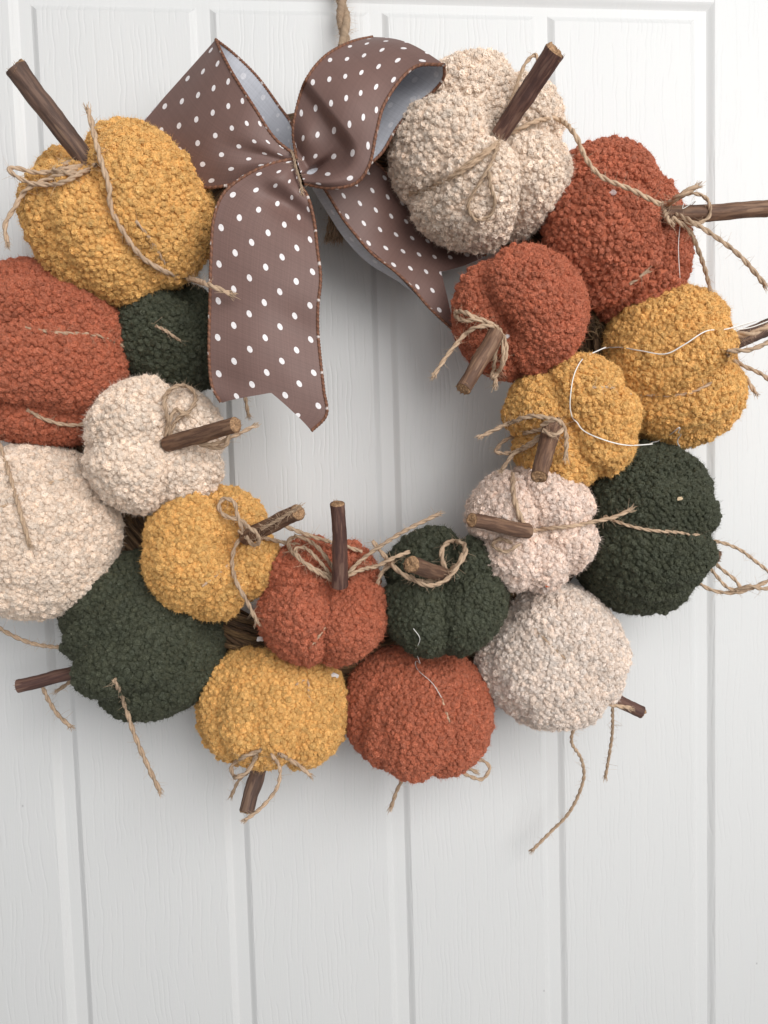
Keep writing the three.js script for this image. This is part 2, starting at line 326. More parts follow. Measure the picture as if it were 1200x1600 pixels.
function stem(parent, origin, p0, p1, w0, w1, bark, bend = 0) {
  const mid = p0.clone().lerp(p1, .5), side = p1.clone().sub(p0).cross(V(0, 0, 1)).normalize(), sd = rnd() * 50, len = p0.distanceTo(p1);
  mid.addScaledVector(side, bend);
  const q1 = p0.clone().lerp(p1, .25).addScaledVector(side, bend * .7 + len * .008 * noise(sd, 1)), q3 = p0.clone().lerp(p1, .78).addScaledVector(side, bend * .6 + len * .01 * noise(sd, 5));
  const curve = new THREE.CatmullRomCurve3([p0, q1, mid, q3, p1]);
  const knot = rr(.35, .75), ka = rnd() * 6.28;
  const rad = (t, a) => (w0 + (w1 - w0) * t) / 2 * (1 + .06 * noise(Math.cos(a) * 1.2 + sd, Math.sin(a) * 1.2, t * 5) + .03 * noise(Math.cos(a) * 3 + sd, Math.sin(a) * 3, t * 20)
    + .10 * Math.exp(-Math.pow((t - knot) * len / .004, 2)) * Math.max(0, Math.cos(a - ka)) + (t > .97 ? .03 : 0));
  const N = 40, g = tube(curve, N, 18, rad);
  const s = part('stem', g, BARK[bark], parent, origin);
  // cut end: a roughly sawn disc, splintered at the rim
  const fr = curve.computeFrenetFrames(N, false), T = fr.tangents[N], Nn = fr.normals[N], B = fr.binormals[N], pos = [], uv = [], idx = [];
  const tilt = rr(-.3, .3), tilt2 = rr(-.3, .3);
  for (let i = 0; i <= 6; i++) for (let j = 0; j <= 18; j++) {
    const a = j / 18 * Math.PI * 2, q = i / 6, r = rad(1, a % (Math.PI * 2)) * q * 1.0, x = Math.cos(a) * r, y = Math.sin(a) * r;
    const e = tilt * x + tilt2 * y + .10 * w1 * noise(x * 1400 + sd, y * 1400, 1) + (i > 3 ? .07 * w1 * noise(Math.cos(a) * 5 + sd, Math.sin(a) * 5, 3) : 0) + w1 * .07 * (1 - q * q);
    const eo = i === 6 ? Math.min(e, .0) - .0003 : Math.max(e, -.0001);
    pos.push(p1.x + Nn.x * x + B.x * y + T.x * eo, p1.y + Nn.y * x + B.y * y + T.y * eo, p1.z + Nn.z * x + B.z * y + T.z * eo);
    uv.push(.5 + Math.cos(a) * q * .48, .5 + Math.sin(a) * q * .48);
  }
  gridIndex(6, 18, idx, 0, false);
  const fib = [geom(pos, idx, uv)];
  for (let i = 0; i < 22; i++) {
    const a = rnd() * 6.28, r = w1 / 2 * rr(.55, .97), q = p1.clone().addScaledVector(Nn, Math.cos(a) * r).addScaledVector(B, Math.sin(a) * r);
    const d = T.clone().addScaledVector(Nn, Math.cos(a) * rr(-.1, .6)).addScaledVector(B, Math.sin(a) * rr(-.1, .6)).normalize(), l = rr(.0006, .0019);
    fib.push(tube(new THREE.CatmullRomCurve3([q, q.clone().addScaledVector(d, l * .5), q.clone().addScaledVector(d, l)]), 3, 3, (t) => .00022 * (1.1 - t)));
  }
  part('cut_end', mergeGeometries(fib), woodEnd, s, origin);
  return s;
}

// ---------------------------------------------------------------- pumpkins: build
function sphereGeo(S, shrink) {
  const nu = 96, nv = 64, pos = [], n = V();
  for (let i = 0; i <= nv; i++) for (let j = 0; j <= nu; j++) {
    const t = i / nv * Math.PI, p = j / nu * Math.PI * 2;
    n.copy(S.axis).multiplyScalar(Math.cos(t)).addScaledVector(S.u, Math.sin(t) * Math.cos(p)).addScaledVector(S.w, Math.sin(t) * Math.sin(p));
    const r = S.radius(n) - shrink; pos.push(n.x * r, n.y * r, n.z * r);
  }
  return geom(pos, gridIndex(nv, nu), null);
}
const groups = {};
function path(S, pts) {
  if (pts.every((p) => p[3] === undefined)) {            // follow the surface between the points as well
    const c = new THREE.CatmullRomCurve3(pts.map(([x, y, h = 1.6]) => V(x, y, h * 10)), false, 'centripetal'), n = (pts.length - 1) * 3;
    pts = c.getPoints(n).map((p) => [p.x, p.y, p.z / 10]);
  }
  const raw = pts.map(([x, y, h = 1.6, z]) => ({ x, y, h: h / 1000, p: z !== undefined ? at(x, y, z / 1000) : S.hit(x, y), fixed: z !== undefined }));
  raw.forEach((r, i) => {
    if (r.p) return;
    let best = null, bd = 1e9; raw.forEach((q, j) => { if (q.p && !q.fall && Math.abs(i - j) < bd) { bd = Math.abs(i - j); best = q; } });
    r.p = at(r.x, r.y, best ? best.p.z : S.c.z); r.fall = true;
  });
  return raw.map((r) => r.fixed ? r.p : r.p.clone().addScaledVector(V().subVectors(CAM, r.p).normalize(), r.h + (r.h < .001 ? .0009 : .0018)));
}
function makePumpkin(S) {
  const o = thing('fabric_pumpkin', S.label, 'pumpkin', S.c, 'boucle fabric pumpkins of the wreath');
  S.obj = o;
  const [bm, cm] = fleeceMats(S.col);
  part('fabric_body', sphereGeo(S, .0004), bm, o);
  const area = 4 * Math.PI * S.R * S.H, count = Math.round(area / 5.0e-6), gap = Math.sqrt(4 * Math.PI / count), dummy = new THREE.Object3D(), lots = [[], [], []];
  const n = V(), q = V(), a = V(), b = V(), pa = V(), pb = V(), e = .03;
  for (let i = 0; i < count; i++) {
    const y = 1 - 2 * (i + .5) / count, th = i * 2.399963, r0 = Math.sqrt(1 - y * y);
    n.set(r0 * Math.cos(th), y, r0 * Math.sin(th)).addScaledVector(V(rnd() - .5, rnd() - .5, rnd() - .5), gap * .75).normalize();
    if (n.z < -.72) continue;                           // against the ring and the door
    q.copy(n).multiplyScalar(S.radius(n));
    a.set(1, 0, 0).cross(n); if (a.lengthSq() < .05) a.set(0, 1, 0).cross(n); a.normalize(); b.copy(n).cross(a);
    pa.copy(n).addScaledVector(a, e).normalize(); pa.multiplyScalar(S.radius(pa)).sub(q);
    pb.copy(n).addScaledVector(b, e).normalize(); pb.multiplyScalar(S.radius(pb)).sub(q);
    const nn = pa.clone().cross(pb).normalize(); if (nn.dot(n) < 0) nn.negate();
    const s = rr(.62, 1.05) * (rnd() < .15 ? 1.25 : 1);
    dummy.position.copy(q).addScaledVector(nn, TUFT * (rr(-.35, .25) + .4 * (s - .8)));
    nn.addScaledVector(V(rnd() - .5, rnd() - .5, rnd() - .5), .8).normalize();
    dummy.quaternion.setFromUnitVectors(V(0, 0, 1), nn); dummy.rotateZ(rnd() * 6.283);
    dummy.scale.set(s * rr(.82, 1.2), s, s * rr(.9, 1.15)); dummy.updateMatrix();
    const k = rr(.86, 1.12) * (1 + .06 * noise(n.x * 3, n.y * 3, n.z * 3)), w = rr(-.025, .025);
    lots[i % 3].push([dummy.matrix.clone(), lin(k * (1 + w), k, k * (1 - w))]);
  }
  lots.forEach((list, v) => {
    const im = new THREE.InstancedMesh(TUFTS[(S.id + v * 3) % 9], cm, list.length);
    list.forEach(([m, c], i) => { im.setMatrixAt(i, m); im.setColorAt(i, c); });
    im.name = 'fleece_curls'; im.userData.kind = 'stuff'; im.castShadow = im.receiveShadow = true; o.add(im);
  });
  return o;
}
for (const d of DEFS) makePumpkin(PUMPKINS[d.id]);
function addStem(id, x0, y0, z0, x1, y1, z1, wpx0, wpx1, bark, bend = 0) {
  const S = PUMPKINS[id]; stem(S.obj, S.c, at(x0, y0, z0 / 1000), at(x1, y1, z1 / 1000), wpx0 * .92 * S.k, wpx1 * .92 * S.k, bark, bend * S.k);
}
addStem(1, 152, 275, 98, 25, 106, 118, 29, 35, 0, 0);
addStem(2, -60, 545, 75, -150, 540, 80, 24, 24, 0);
addStem(4, 262, 694, 100, 368, 664, 132, 26, 24, 1);
addStem(5, -70, 830, 70, -150, 825, 80, 24, 24, 0);
addStem(6, 384, 840, 102, 466, 800, 136, 26, 24, 1);
addStem(7, 160, 1040, 62, 28, 1072, 64, 22, 22, 2);
addStem(8, 531, 915, 112, 527, 787, 132, 26, 21, 2, 2);
addStem(9, 415, 1165, 70, 385, 1268, 84, 28, 24, 0);
addStem(10, 694, 900, 112, 643, 882, 150, 24, 24, 1);
addStem(12, 935, 1080, 64, 1003, 1113, 68, 22, 21, 2);
addStem(13, 824, 830, 112, 737, 813, 138, 25, 21, 1);
addStem(14, 1095, 862, 62, 1124, 870, 66, 22, 20, 1);
addStem(15, 862, 668, 112, 842, 745, 138, 30, 24, 1);
addStem(16, 1132, 540, 84, 1222, 502, 92, 28, 26, 0);
addStem(17, 775, 522, 112, 724, 608, 126, 27, 24, 1);
addStem(18, 1035, 335, 90, 1200, 326, 98, 25, 26, 1, 2);
addStem(19, 780, 212, 106, 867, 80, 138, 27, 31, 2, 0);

const W = 8.2;                                          // usual twine width in photograph pixels
function addTwine(id, pts, o = {}) {
  const S = PUMPKINS[id]; return part('twine', twine(path(S, pts), (o.w ?? W) * .88 * S.k, o), twineMat, S.obj, S.c);
}
// upper left yellow
addTwine(1, [[138, 172, 4], [146, 205, 4], [157, 248, 6], [170, 290, 3], [173, 322, 2], [195, 366, 2], [220, 400, 2], [255, 423, 2], [292, 434, 4], [328, 446, 0, 119], [360, 459, 0, 121]], { fray: [0, 1], w: 10 });
addTwine(1, [[150, 258, 6], [110, 262, 5], [62, 270, 8], [20, 262, 10], [16, 268, 12], [48, 286, 10], [95, 286, 6], [140, 264, 5]], { fray: [] });
addTwine(1, [[120, 264, 3], [70, 282, 6], [42, 296, 8], [22, 326, 9], [8, 352, 9], [12, 380, 9]]);
addTwine(1, [[142, 262, 3], [115, 254, 4], [85, 264, 5], [110, 272, 4], [140, 266, 4]], { fray: [] });
addTwine(1, [[212, 345, .3], [236, 375, .5], [258, 412, .3]], { w: 6, fray: [] });
addTwine(2, [[35, 512, .1], [90, 520, .4], [150, 524, .3], [205, 545, .1]], { w: 6.5, fray: [] });
addTwine(2, [[42, 640, .4], [70, 655, 1.2], [105, 664, 1.4], [142, 662, .8]], { w: 8, fray: [] });
addTwine(3, [[235, 506, .6], [256, 515, 1.4], [280, 532, .8]], { w: 6, fray: [1] });
addTwine(3, [[372, 590, 0, 32], [383, 622, 0, 34], [388, 648, 0, 34]]);
addTwine(4, [[270, 694, 3], [262, 655, 5], [258, 622, 7], [274, 604, 9], [297, 606, 9], [306, 622, 8], [296, 642, 6], [276, 656, 4], [262, 688, 3]], { fray: [] });
addTwine(4, [[290, 648, 5], [276, 640, 6], [264, 660, 4], [258, 688, 3]], { fray: [0] });
addTwine(4, [[300, 692, 5, 112], [335, 694, 0, 112], [364, 682, 0, 110], [397, 666, 0, 110]], {});
addTwine(4, [[312, 694, 0, 108], [338, 700, 0, 112], [354, 694, 0, 116], [357, 680, 0, 114]], { fray: [] });
addTwine(5, [[-15, 660, 3], [6, 712, 2], [22, 765, 2], [36, 815, 2], [46, 850, 1.5]], { w: 8 });
addTwine(5, [[-5, 798, .4], [30, 776, .5], [70, 757, .4], [105, 748, .2]], { w: 6, fray: [] });
addTwine(6, [[388, 838, 5], [380, 815, 6], [352, 806, 6], [342, 792, 7], [350, 779, 8], [365, 784, 8], [371, 805, 7], [380, 832, 6]], { fray: [] });
addTwine(6, [[390, 836, 6], [372, 846, 5], [363, 875, 4], [369, 908, 4], [387, 942, 0, 113], [401, 970, 0, 110]]);
addTwine(6, [[372, 830, 5], [392, 838, 8], [418, 842, 6], [445, 848, 5], [470, 852, 8]], { fray: [] });
addTwine(6, [[408, 827, 0, 124], [438, 810, 0, 134], [464, 794, 0, 142]], { w: 6, fuzz: 3 });
addTwine(6, [[316, 916, .3], [345, 893, .5], [360, 880, .4]], { w: 5, fray: [] });
addTwine(6, [[386, 822, 0, 126], [400, 832, 0, 130], [404, 848, 0, 122], [394, 850, 0, 116], [384, 838, 0, 118]], { fray: [] });
addTwine(7, [[150, 1000, 0, 92], [128, 1008, 0, 86], [90, 1011, 0, 70], [50, 1005, 0, 62], [20, 993, 0, 60], [-12, 975, 0, 60]], { fray: [] });
addTwine(7, [[178, 1060, .5], [193, 1095, 2], [208, 1142, 3], [228, 1190, 3], [250, 1236, 3]], { w: 9 });
addTwine(7, [[142, 1050, 0, 52], [112, 1064, 0, 46], [90, 1079, 0, 44]], {});
addTwine(7, [[66, 1072, 0, 62], [76, 1094, 0, 56], [90, 1116, 0, 52], [109, 1134, 0, 50]], { fray: [0, 1] });
addTwine(8, [[524, 904, 5], [494, 890, 6], [462, 868, 9], [450, 848, 11], [464, 838, 13], [490, 850, 11], [514, 878, 7], [526, 902, 5]], { fray: [] });
addTwine(8, [[524, 908, 4], [500, 878, 7], [476, 856, 9], [462, 858, 10], [480, 884, 7], [520, 908, 5]], { fray: [], w: 7 });
addTwine(8, [[536, 903, 6], [566, 874, 8], [592, 855, 10], [635, 828, 14], [684, 804, 16]]);
addTwine(8, [[540, 902, 6], [560, 892, 7], [590, 884, 8], [614, 872, 8], [640, 862, 5]], { fray: [] });
addTwine(8, [[442, 821, 0, 106], [484, 837, 0, 104], [528, 850, 0, 100], [566, 862, 0, 100]], { fray: [0] });
addTwine(8, [[484, 1012, .2], [500, 992, .4], [508, 980, .2]], { w: 5, fray: [] });
addTwine(10, [[582, 845, 12], [600, 868, 12], [624, 893, 8], [652, 908, 7], [684, 904, 6], [710, 886, 8], [727, 866, 10], [724, 850, 11], [706, 846, 11], [692, 856, 9], [691, 876, 7], [698, 892, 6]], { w: 9.5, fray: [] });
addTwine(10, [[614, 876, 8], [596, 896, 9], [588, 920, 9], [583, 942, 9]], {});
addTwine(10, [[640, 900, 0, 128], [664, 914, 0, 134], [694, 908, 0, 126], [716, 884, 0, 124], [722, 864, 0, 124]], { fray: [], w: 8 });
addTwine(9, [[408, 1172, 4], [378, 1184, 5], [362, 1198, 6], [366, 1213, 6], [384, 1208, 6], [402, 1178, 5]], { fray: [] });
addTwine(9, [[388, 1206, 6], [374, 1218, 6], [362, 1242, 6]], { w: 7 });
addTwine(9, [[424, 1178, 5], [437, 1200, 6], [434, 1228, 6], [414, 1256, 6], [396, 1272, 6], [384, 1280, 6]], { w: 7 });
addTwine(9, [[436, 1178, 4], [462, 1192, 5], [484, 1211, 5]], { w: 8 });
addTwine(9, [[462, 1070, .2], [480, 1062, .3], [482, 1090, .2]], { w: 4, fray: [] });
addTwine(11, [[636, 1205, 0, 50], [620, 1235, 0, 46], [611, 1262, 0, 46]], {});
addTwine(11, [[700, 1192, 0, 66], [732, 1212, 0, 62], [754, 1217, 0, 60], [765, 1200, 0, 58], [754, 1188, 0, 56], [728, 1188, 0, 56], [705, 1180, 0, 56]], { fray: [], w: 7.5 });
addTwine(11, [[712, 1190, 0, 64], [730, 1200, 0, 64], [744, 1206, 0, 62]], { w: 8 });
addTwine(11, [[674, 1062, .3], [690, 1092, .5], [702, 1128, .3]], { w: 4.5, fray: [] });
addTwine(12, [[930, 1096, 0, 82], [952, 1101, 0, 84], [984, 1106, 0, 80]], { fray: [1], w: 8 });
addTwine(12, [[912, 1118, 0, 70], [897, 1138, 0, 62], [893, 1160, 0, 54], [908, 1186, 0, 46], [912, 1214, 0, 40], [900, 1250, 0, 34], [884, 1276, 0, 30], [860, 1300, 0, 26], [832, 1328, 0, 24]], { w: 7 });
addTwine(12, [[957, 1104, 0, 78], [956, 1150, 0, 66], [946, 1213, 0, 58]], { w: 6.5 });
addTwine(12, [[836, 982, .2], [858, 1006, .4], [884, 1030, .2]], { w: 4, fray: [] });
addTwine(13, [[822, 832, 3], [852, 826, 3], [896, 822, 3], [932, 814, 6], [960, 808, 8], [984, 797, 9]]);
addTwine(13, [[801, 738, 2], [803, 776, 1], [812, 806, 2], [824, 830, 4]], { fray: [], w: 10 });
addTwine(13, [[800, 848, 2], [780, 842, 4], [770, 852, 5], [790, 862, 4], [812, 850, 3]], { fray: [], w: 7 });
addTwine(14, [[944, 806, .8], [972, 818, 1.2], [1012, 828, 1.4], [1060, 832, 1.2], [1100, 838, 1]], { w: 6.5, fray: [] });
addTwine(14, [[1104, 846, 0, 72], [1118, 846, 0, 72], [1152, 857, 0, 74], [1184, 880, 0, 76], [1215, 905, 0, 78]], { w: 7, fray: [] });
addTwine(14, [[1102, 876, 0, 66], [1116, 896, 0, 70], [1140, 920, 0, 74], [1156, 920, 0, 76], [1148, 906, 0, 76], [1126, 888, 0, 72], [1110, 872, 0, 66]], { w: 7, fray: [] });
addTwine(14, [[1084, 906, 0, 64], [1112, 922, 0, 68], [1150, 926, 0, 74], [1190, 912, 0, 78], [1215, 900, 0, 80]], { w: 8, fray: [] });
addTwine(14, [[1150, 922, 0, 76], [1172, 916, 0, 80], [1192, 920, 0, 80], [1215, 916, 0, 80]], { w: 8, fray: [] });
addTwine(15, [[868, 656, 5], [832, 650, 6], [794, 662, 9], [752, 682, 11]], { w: 9 });
addTwine(15, [[864, 664, 6], [832, 690, 6], [804, 708, 8], [784, 734, 9]], { w: 8.5 });
addTwine(15, [[862, 668, 6], [824, 676, 6], [786, 690, 8], [776, 706, 9], [806, 706, 7], [846, 684, 6], [866, 664, 6]], { fray: [], w: 8 });
addTwine(15, [[872, 654, 6], [884, 676, 6], [884, 714, 5]], { w: 9 });
addTwine(15, [[924, 606, .3], [956, 606, .6], [986, 616, .3]], { w: 5.5, fray: [] });
addTwine(15, [[846, 664, 0, 124], [868, 656, 0, 132], [880, 668, 0, 128], [866, 680, 0, 128], [848, 672, 0, 124]], { fray: [], w: 8 });
addTwine(16, [[1136, 555, 4], [1158, 570, 6], [1190, 585, 8], [1215, 606, 8]], {});
addTwine(16, [[1134, 562, 4], [1160, 584, 6], [1180, 614, 8]], {});
addTwine(16, [[1136, 548, 5], [1174, 546, 8], [1215, 528, 8]], { w: 9 });
addTwine(16, [[1000, 616, .6], [1050, 618, .8], [1084, 612, .8], [1112, 598, .6]], { w: 6, fray: [] });
addTwine(16, [[1138, 522, 0, 96], [1170, 522, 0, 104], [1205, 508, 0, 108]], { w: 11, fuzz: 2, fray: [] });
addTwine(17, [[780, 516, 5], [752, 502, 6], [722, 487, 8], [710, 490, 9], [722, 500, 8], [752, 500, 7], [778, 512, 5]], { fray: [], w: 9 });
addTwine(17, [[772, 508, 6], [738, 514, 8], [706, 546, 10], [678, 586, 11]], { w: 9 });
addTwine(17, [[780, 514, 6], [790, 535, 6], [790, 560, 6], [776, 585, 6], [774, 600, 6]], { w: 8 });
addTwine(17, [[776, 518, 6], [786, 545, 8], [782, 575, 8], [770, 592, 8], [772, 570, 6], [778, 525, 5]], { fray: [], w: 8 });
addTwine(17, [[745, 548, 4], [762, 540, 8], [776, 520, 7]], { w: 5 });
addTwine(18, [[1042, 330, 5], [1078, 345, 0, 108], [1112, 366, 0, 110], [1156, 400, 0, 110], [1196, 446, 0, 108]], { w: 8.5 });
addTwine(18, [[1050, 340, 0, 104], [1076, 360, 0, 104], [1092, 394, 0, 98], [1102, 424, 0, 92], [1110, 456, 0, 86]], { w: 8 });
addTwine(18, [[1036, 326, 6], [1062, 306, 0, 112], [1090, 291, 0, 116]], { w: 11, fuzz: 1.6 });
addTwine(18, [[1046, 318, 6], [1082, 302, 0, 104], [1106, 314, 0, 100], [1108, 338, 0, 98], [1086, 350, 0, 98], [1050, 342, 5]], { fray: [], w: 7 });
addTwine(18, [[1034, 318, 5], [1044, 345, 0, 112], [1052, 352, 0, 100]], { fray: [], w: 9 });
addTwine(18, [[984, 444, .3], [996, 436, .7], [1008, 426, .3]], { w: 6 });
addTwine(19, [[786, 214, 5], [806, 204, 5], [836, 190, 3], [870, 186, 4], [898, 210, 8, 116], [914, 245, 0, 112], [938, 275, 0, 114], [985, 296, 0, 120], [1032, 320, 0, 124]], { w: 9, fray: [] });
addTwine(19, [[782, 218, 5], [766, 258, 3], [742, 298, 2.5], [731, 322, 2.5], [744, 344, 2.5], [764, 338, 2.5], [773, 316, 2.5], [766, 290, 2.5], [764, 268, 3]], { fray: [], w: 7 });
addTwine(19, [[790, 214, 5], [766, 232, 4], [732, 256, 2], [690, 286, 1], [640, 302, 1]], { fray: [], w: 9, fuzz: 4 });
addTwine(19, [[784, 220, 5], [748, 250, 3], [716, 272, 2]], { fray: [1], w: 7, fuzz: 4 });
addTwine(19, [[792, 178, 0, 104], [812, 120, 0, 110], [822, 98, 0, 112], [836, 86, 0, 114], [842, 96, 0, 116]], { w: 7, fray: [] });

// ---------------------------------------------------------------- wreath ring of vines
const ringC = at(548, 640, .038), ringR = 385 * .494 / F;
const ring = thing('vine_ring', 'brown twisted vine ring showing between the pumpkins', 'wreath ring', ringC);
const vineMat = [barkTex([70, 52, 38], [118, 90, 62], [150, 122, 88], 3), barkTex([84, 64, 42], [140, 110, 74], [172, 144, 104], 6)].map((map) => { map.repeat.set(1, 20); return new THREE.MeshStandardMaterial({ map, bumpMap: bumpBark, bumpScale: .0006, roughness: .8 }); });
part('vine_core', new THREE.TorusGeometry(ringR, .0135, 14, 160), vineMat[0], ring);
for (let i = 0; i < 72; i++) {
  const a0 = i / 72 * Math.PI * 2 * 7.37, span = rr(1.2, 2.6), ph = rnd() * 6.28, tw = rr(.8, 2.2) * (rnd() < .5 ? -1 : 1), rad = rr(.0125, .018), w = rr(.0012, .0026), pts = [];
  for (let k = 0; k <= 14; k++) {
    const a = a0 + span * k / 14, b = ph + tw * k / 14 * span, R2 = ringR + Math.cos(b) * rad * 1.15 + .002 * noise(k * .6, i);
    pts.push(V(Math.cos(a) * R2, Math.sin(a) * R2, Math.sin(b) * rad));
  }
  part('vine', tube(new THREE.CatmullRomCurve3(pts), 70, 7, (t, a) => w * (1 + .12 * noise(t * 30, Math.cos(a), Math.sin(a) + i))), vineMat[i % 2], ring);
}
for (let i = 0; i < 9; i++) {                            // curled dry tendrils, right side of the ring
  const c = at(928 + rr(-16, 16), 530 + rr(-24, 20), rr(.045, .07)).sub(ringC), pts = [], ax = V(rnd() - .5, rnd() - .5, rnd() - .5).normalize(), b = V(0, 0, 1).cross(ax).normalize(), d = ax.clone().cross(b), q = rr(.002, .005);
  for (let k = 0; k <= 12; k++) { const a = k * .9; pts.push(c.clone().addScaledVector(b, Math.cos(a) * q).addScaledVector(d, Math.sin(a) * q).addScaledVector(ax, (k - 6) * .0012)); }
  part('tendril', tube(new THREE.CatmullRomCurve3(pts), 50, 4, () => .00035), vineMat[1], ring);
}

// ---------------------------------------------------------------- hanging rope
{
  const o = thing('hanging_rope', 'thick jute rope holding the wreath, above and below the bow', 'rope', at(537, 30, .012));
  part('rope', twine([at(532, -120, .01), at(533, -40, .012), at(536, 20, .016), at(539, 62, .02), at(536, 130, .026), at(528, 250, .022), at(524, 340, .018)], .0098, { fray: [], fuzz: 7, tint: .68 }), twineMat, o, o.position);
  const fr = []; for (let i = 0; i < 5; i++) fr.push(twine([at(526 + i * 3 - 6, 318, .02), at(524 + (i - 2) * 5, 352, .02), at(522 + (i - 2) * 6, 374, .018 + i * .001)], .003, { tint: .8, fuzz: 2 }));
  part('frayed_end', mergeGeometries(fr), twineMat, o, o.position);
}

// ---------------------------------------------------------------- ribbon bow
const RW = .066, DOT = .0187;
const weave = (x, y, n) => .5 + .5 * Math.sin((x + y) / n * Math.PI * 2 * 48);
function ribbonTex(base, dot, dotMix) {
  const N = 512;
  const thr = [], thr2 = []; for (let i = 0; i < N; i++) { thr.push(noise(i * .35, 1, 3)); thr2.push(noise(i * .35, 7, 3)); }
  return dataTexture(N, N, (x, y) => {
    const fx = x / N, fy = y / N; let d = 9;
    for (const [cx, cy] of [[0, 0], [1, 0], [0, 1], [1, 1], [.5, .5]]) d = Math.min(d, Math.hypot((fx - cx) * 1.08, fy - cy));
    const m = (1 - smooth(.089, .097, d + .004 * noise(x * .2, y * .2))) * dotMix, w = 1 + .06 * thr[x] + .06 * thr2[y] + .08 * (weave(x, y, N) - .5);
    return [0, 1, 2].map((i) => Math.min(1, (base[i] * (1 - m) + dot[i] * m) / 255 * w));
  }, true);
}
const faceTex = ribbonTex([119, 92, 85], [242, 236, 236], 1), backTex = ribbonTex([186, 187, 194], [222, 220, 224], .7);
for (const t of [faceTex, backTex]) t.repeat.set(1 / DOT, 1 / DOT);
const faceMat = new THREE.MeshPhysicalMaterial({ map: faceTex, roughness: .6, sheen: .25, sheenRoughness: .45, sheenColor: lin(.5, .42, .4) });
const liningMat = new THREE.MeshPhysicalMaterial({ map: backTex, roughness: .55, sheen: .3, sheenRoughness: .4, sheenColor: lin(.6, .6, .65) });
const wireMat = new THREE.MeshStandardMaterial({ color: lin(1, 1, 1), vertexColors: true, roughness: .65 });
const KNOT = at(463, 264, .098);
const bow = thing('ribbon_bow', 'brown ribbon bow with white polka dots at the top of the wreath', 'bow', KNOT);
const curveOf = (pts) => new THREE.CatmullRomCurve3(pts.map(([x, y, z]) => at(x, y, z / 1000)), false, 'centripetal');
// A and B are the two long edges; the cloth between them billows by fold(u, v), metres towards the camera
function ribbon(name, A, B, o = {}) {
  const a = curveOf(A), b = curveOf(B), n = o.n ?? 90, m = 44, P = [], uv = [];
  const L = (a.getLength() + b.getLength()) / 2, u0 = o.u0 ?? 0;
  for (let i = 0; i <= n; i++) {
    const t = i / n, p = a.getPointAt(t), q = b.getPointAt(t);
    for (let j = 0; j <= m; j++) {
      const v = j / m; let tt = t;
      if (o.endA) { const e = o.endA(v); const t2 = t * e; const pp = a.getPointAt(Math.min(1, t2)), qq = b.getPointAt(Math.min(1, t2)); tt = t2; P.push(pp.lerp(qq, v)); } else P.push(p.clone().lerp(q, v));
      const x = P[P.length - 1], f = (o.fold ? o.fold(tt, v) : 0) + .0006 * noise(tt * 5 + (o.s ?? 0), v * 4, 2);
      x.addScaledVector(V().subVectors(CAM, x).normalize(), f); if (o.rise) x.y += o.rise(tt, v);
      uv.push((v - .5) * RW * (o.wScale ?? 1) + DOT * (o.vOff ?? 0), u0 + tt * L);
    }
  }
  const flat = []; for (const p of P) flat.push(p.x, p.y, p.z);
  const front = geom(flat.slice(), gridIndex(n, m), uv), nm = front.attributes.normal;
  let face = 0; for (let i = 0; i < P.length; i += 7) face += V(nm.getX(i), nm.getY(i), nm.getZ(i)).dot(V().subVectors(CAM, P[i]).normalize());
  const sgn = (face >= 0 ? 1 : -1) * (o.showBack ? -1 : 1), back = [];
  for (let i = 0; i < P.length; i++) back.push(P[i].x - nm.getX(i) * sgn * .00035, P[i].y - nm.getY(i) * sgn * .00035, P[i].z - nm.getZ(i) * sgn * .00035);
  const mesh = part(name, front, faceMat, bow, KNOT);
  part('lining', geom(back, gridIndex(n, m), uv), liningMat, mesh, KNOT);
  for (const j of o.edges ?? [0, m]) {
    const pts = []; for (let i = 0; i <= n; i += 2) pts.push(P[i * (m + 1) + j].clone());
    const c = new THREE.CatmullRomCurve3(pts), len = c.getLength(), s = rnd() * 9;
    part('wired_edge', tube(c, Math.round(len / .0006), 8, (t, q) => .00085 * (1 + .2 * Math.sin(q * 1 + t * len * 3600)), (t, q) => {
      const w = Math.sin(q + t * len * 3600 * .5 + s), white = (((t * len + s * .003) % .0195) < .0014) && Math.sin(q + s) > -.3, k = .85 + .25 * w;
      return white ? [.68, .6, .56] : [.22 * k, .092 * k, .05 * k];
    }), wireMat, mesh, KNOT);
  }
  return mesh;
}
// left loop: the layer in front, then the one that comes back behind it
const bump = (u, v, cu, cv, su, sv) => Math.exp(-(((u - cu) / su) ** 2) - (((v - cv) / sv) ** 2));
ribbon('loop', [[458, 240, 99], [430, 217, 101], [396, 166, 102], [364, 116, 94], [346, 82, 84], [337, 62, 72]], [[456, 266, 98], [410, 270, 94], [355, 290, 88], [300, 290, 80], [250, 262, 70], [205, 210, 60]],
  { fold: (u, v) => .007 * Math.sin(u * Math.PI) * Math.sin(v * Math.PI) - .0028 * bump(u, v, .25, .55, .2, .12), u0: .02, s: 1 });
ribbon('loop', [[337, 62, 72], [365, 84, 60], [400, 118, 56], [435, 165, 62], [458, 200, 78], [463, 240, 90]], [[205, 210, 60], [250, 262, 50], [300, 275, 50], [355, 280, 56], [410, 270, 70], [458, 262, 88]],
  { showBack: true, s: 2 });
